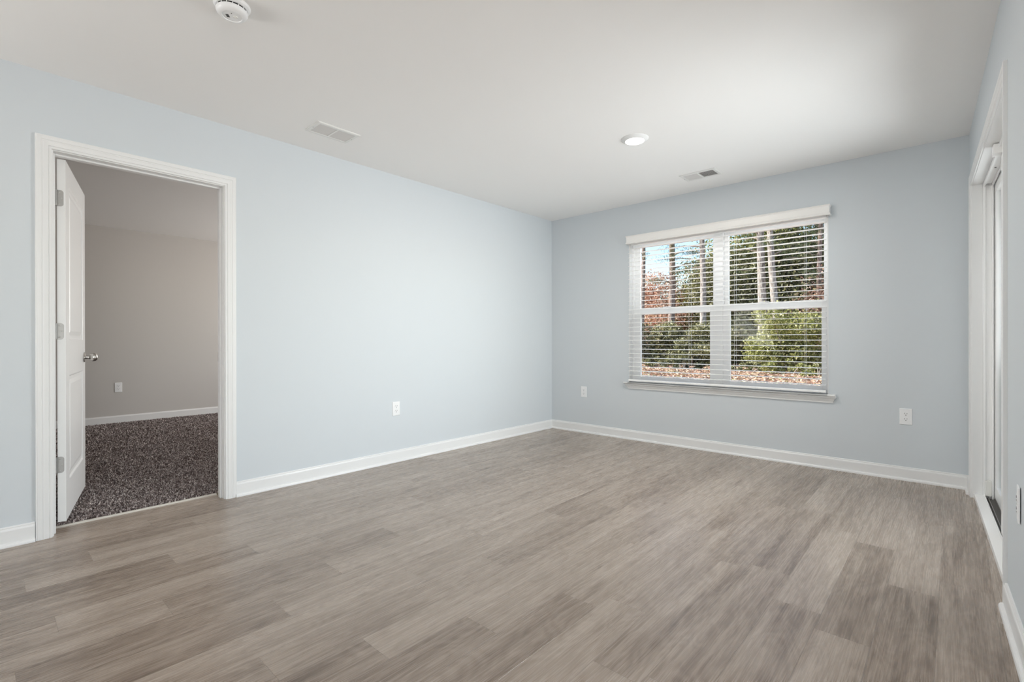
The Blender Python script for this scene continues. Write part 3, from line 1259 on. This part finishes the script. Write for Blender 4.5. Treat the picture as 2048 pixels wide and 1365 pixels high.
def bush_clusters(seed, w, d, h, n=16):
    rg = random.Random(seed)
    out = []
    for k in range(n):
        x, y = rg.uniform(-.5, .5) * w, rg.uniform(-.5, .5) * d
        fall = 1 - .35 * (abs(x) / w * 2) ** 2
        z = h * fall * rg.uniform(.12, .86)
        s_ = h * rg.uniform(.13, .22)
        out.append((x, y, z, s_ * 1.25, s_ * 1.1, s_))
    return out


_bush = {}


def bush(x, y, w, h, lm, label, seed, n=6500, leaf=.062, name='shrub', cat='shrub', group=None, key=None, rot=0.0, d=None):
    t = empty(name, (x, y, GZ), (0, 0, rot))
    tag(t, label, cat, group)
    kk = (key, lm.name)
    if key is None or kk not in _bush:
        rg = random.Random(seed)
        cl = bush_clusters(seed, w, d or w * .8, h)
        lv = quads_mesh('foliage', leaves(seed, cl, n, leaf, .55, .35), [lm])
        mb = MB()
        for k in range(9):
            c = cl[k]
            tube(mb, [(c[0] * .15, c[1] * .15, -.1), (c[0] * .5, c[1] * .5, c[2] * .55), (c[0], c[1], c[2] + c[5] * .6)], [.035, .025, .008], 6)
        st = mb.build('stems', TWIG, t)
        o = mesh_obj('foliage', lv, t)
        if key is not None:
            _bush[kk] = (lv, st.data)
    else:
        lv, sd = _bush[kk]
        mesh_obj('stems', sd, t)
        mesh_obj('foliage', lv, t)
    return t


# ground with leaf litter
m = MB()
m.add([(-70, YB + .15, GZ - .02), (25, YB + .15, GZ - .02), (25, 90, GZ + .2), (-70, 90, GZ + .2)], [(0, 1, 2, 3)])
struct(m.build('ground', SOIL), 'sandy ground covered in dry leaves outside the window', 'ground')
rng = np.random.default_rng(8)
n = 26000
lx = rng.uniform(-15.5, -3.0, n)
ly = rng.uniform(15, 29, n)
P = np.stack([lx, ly, GZ + .0025 * (ly - 4.7) + rng.uniform(0, .05, n)], 1)
a = rng.normal(size=(n, 3)); a[:, 2] *= .35
a /= np.linalg.norm(a, axis=1)[:, None]
b = np.cross(a, rng.normal(size=(n, 3))); b /= np.linalg.norm(b, axis=1)[:, None]
s = (.075 * rng.uniform(.5, 1.3, n))[:, None]
o = mesh_obj('fallen_leaves', quads_mesh('fallen_leaves', np.stack([P - a * s, P - b * s * .6, P + a * s, P + b * s * .6], 1), [L_LITTER]))
tag(o, 'dry pinkish fallen leaves scattered over the ground at the wood edge', 'leaves', None, 'stuff')

# front shrub line (left to right as seen through the window)
bush(-13.4, 26.6, 2.6, 2.6, L_DARK, 'dark green shrub at the left window edge', 11, 6500)
bush(-11.9, 27.4, 2.6, 3.0, L_HEDGE, 'olive green shrub below the russet bush in the left pane', 12, 8500)
bush(-10.6, 26.2, 2.0, 1.9, L_HEDGE, 'low olive shrub in the middle of the left pane', 13, 5000)
bush(-9.55, 27.2, 2.4, 3.1, L_HEDGE, 'olive shrub just left of the centre mullion', 14, 8500)
bush(-8.35, 27.6, 2.2, 2.9, L_DARK, 'dark shrub just right of the centre mullion', 15, 5200)
bush(-5.45, 24.8, 2.9, 3.2, L_LIME, 'broad bright yellow-green shrub filling the lower right pane', 16, 12500)
bush(-4.15, 25.4, 2.6, 2.9, L_HEDGE, 'olive shrub at the far right window edge', 17, 8000)
bush(-6.9, 26.0, 1.1, .8, L_LIME, 'knee-high yellow-green shrub beside the dark gap', 18, 1800)
for q_, (x_, y_, w_, h_, m_, lb) in enumerate([
        (-11.9, 24.2, 1.6, .7, L_HEDGE, 'low weed clump on the leaf litter, lowest left in the left pane'),
        (-9.9, 23.6, 1.5, .6, L_DARK, 'low dark weed clump on the leaf litter in the middle of the left pane'),
        (-6.8, 23.4, 1.2, .55, L_HEDGE, 'low weed clump on the leaf litter below the dark gap'),
        (-5.0, 22.6, 2.0, .75, L_LIME, 'low yellow-green weed clump in front of the broad bright shrub'),
        (-3.9, 22.2, 1.3, .6, L_HEDGE, 'low weed clump at the bottom right window corner')]):
    bush(x_, y_, w_, h_, m_, lb, 50 + q_, 2200, .05, 'weed_clump', 'weed')
# taller growth behind
bush(-15.4, 32.4, 3.0, 6.3, L_PINK, 'tall russet autumn bush showing in the upper left pane', 21, 9000, .085, 'russet_bush', 'bush')
bush(-14.1, 30.6, 2.2, 4.6, L_PINK, 'smaller russet bush in front of the tall russet one', 22, 4500, .08, 'russet_bush', 'bush')
bush(-13.9, 33.4, 2.6, 7.2, L_GOLD, 'golden yellow bush between the two straight pine trunks', 23, 8500, .085, 'golden_bush', 'bush')
bush(-12.3, 32, 3.0, 7.0, L_HEDGE, 'tall olive tree behind the full-height pine trunk', 24, 13000, .085, 'broadleaf_tree', 'tree')
bush(-10.6, 33, 3.2, 8.2, L_HEDGE, 'tall olive tree rising behind the centre mullion', 34, 12000, .09, 'broadleaf_tree', 'tree')
bush(-9.75, 32.2, 3.0, 9.2, L_HEDGE, 'tall olive tree left in the upper right pane', 25, 17000, .09, 'broadleaf_tree', 'tree')
bush(-9.7, 35, 3.8, 12.4, L_LIME, 'tall yellow-green tree between mullion and pale trunk', 26, 17000, .11, 'broadleaf_tree', 'tree')
bush(-7.4, 34, 3.4, 10.2, L_DARK, 'dark tree behind the two pale pine trunks', 27, 15000, .10, 'broadleaf_tree', 'tree')
bush(-5.8, 32, 3.4, 8.6, L_HEDGE, 'olive tree right of the two pale pine trunks', 28, 9500, .10, 'broadleaf_tree', 'tree')
bush(-5.0, 30, 2.2, 6.4, L_PINK, 'russet bush at the right window edge', 29, 3800, .08, 'russet_bush', 'bush')
bush(-17.6, 36, 4.5, 5.8, L_DARK, 'dark distant tree left behind the russet bush', 30, 9000, .10, 'distant_tree', 'tree')
bush(-13.4, 40, 5.0, 7.4, L_DARK, 'dark distant tree behind the golden bush', 31, 11000, .11, 'distant_tree', 'tree')
bush(-9.0, 42, 6.0, 11.0, L_DARK, 'dark distant tree behind the pale trunks', 32, 14000, .12, 'distant_tree', 'tree')
bush(-5.5, 40, 5.0, 9.0, L_DARK, 'dark distant tree behind the right window edge', 33, 11000, .11, 'distant_tree', 'tree')
# pines
pine(-14.6, 28.5, 15, .17, BARK, 'dark slim pine trunk at the left window edge', 41, .38, 0)
pine(-12.93, 29.0, 16, .24, BARK, 'pine trunk against the blue sky in the left pane', 42, .30, 0, density=6500, spread_=2.4)
pine(-10.65, 28.0, 15, .20, BARKG, 'tall pine with a straight trunk crossing the whole left pane', 43, .34, 0, density=5500, spread_=2.3)
pine(-7.65, 28.4, 15, .25, BARKG, 'thick pale pine trunk, left of the pair in the right pane', 44, .40, 0, density=4200)
pine(-6.73, 28.0, 15, .21, BARKG, 'pale leaning pine trunk, right of the pair in the right pane', 45, .30, -.5, density=4200)
pine(-5.4, 31.0, 13, .16, BARK, 'branching pine at the upper right of the window', 46, .25, 0, density=5200, spread_=2.6)
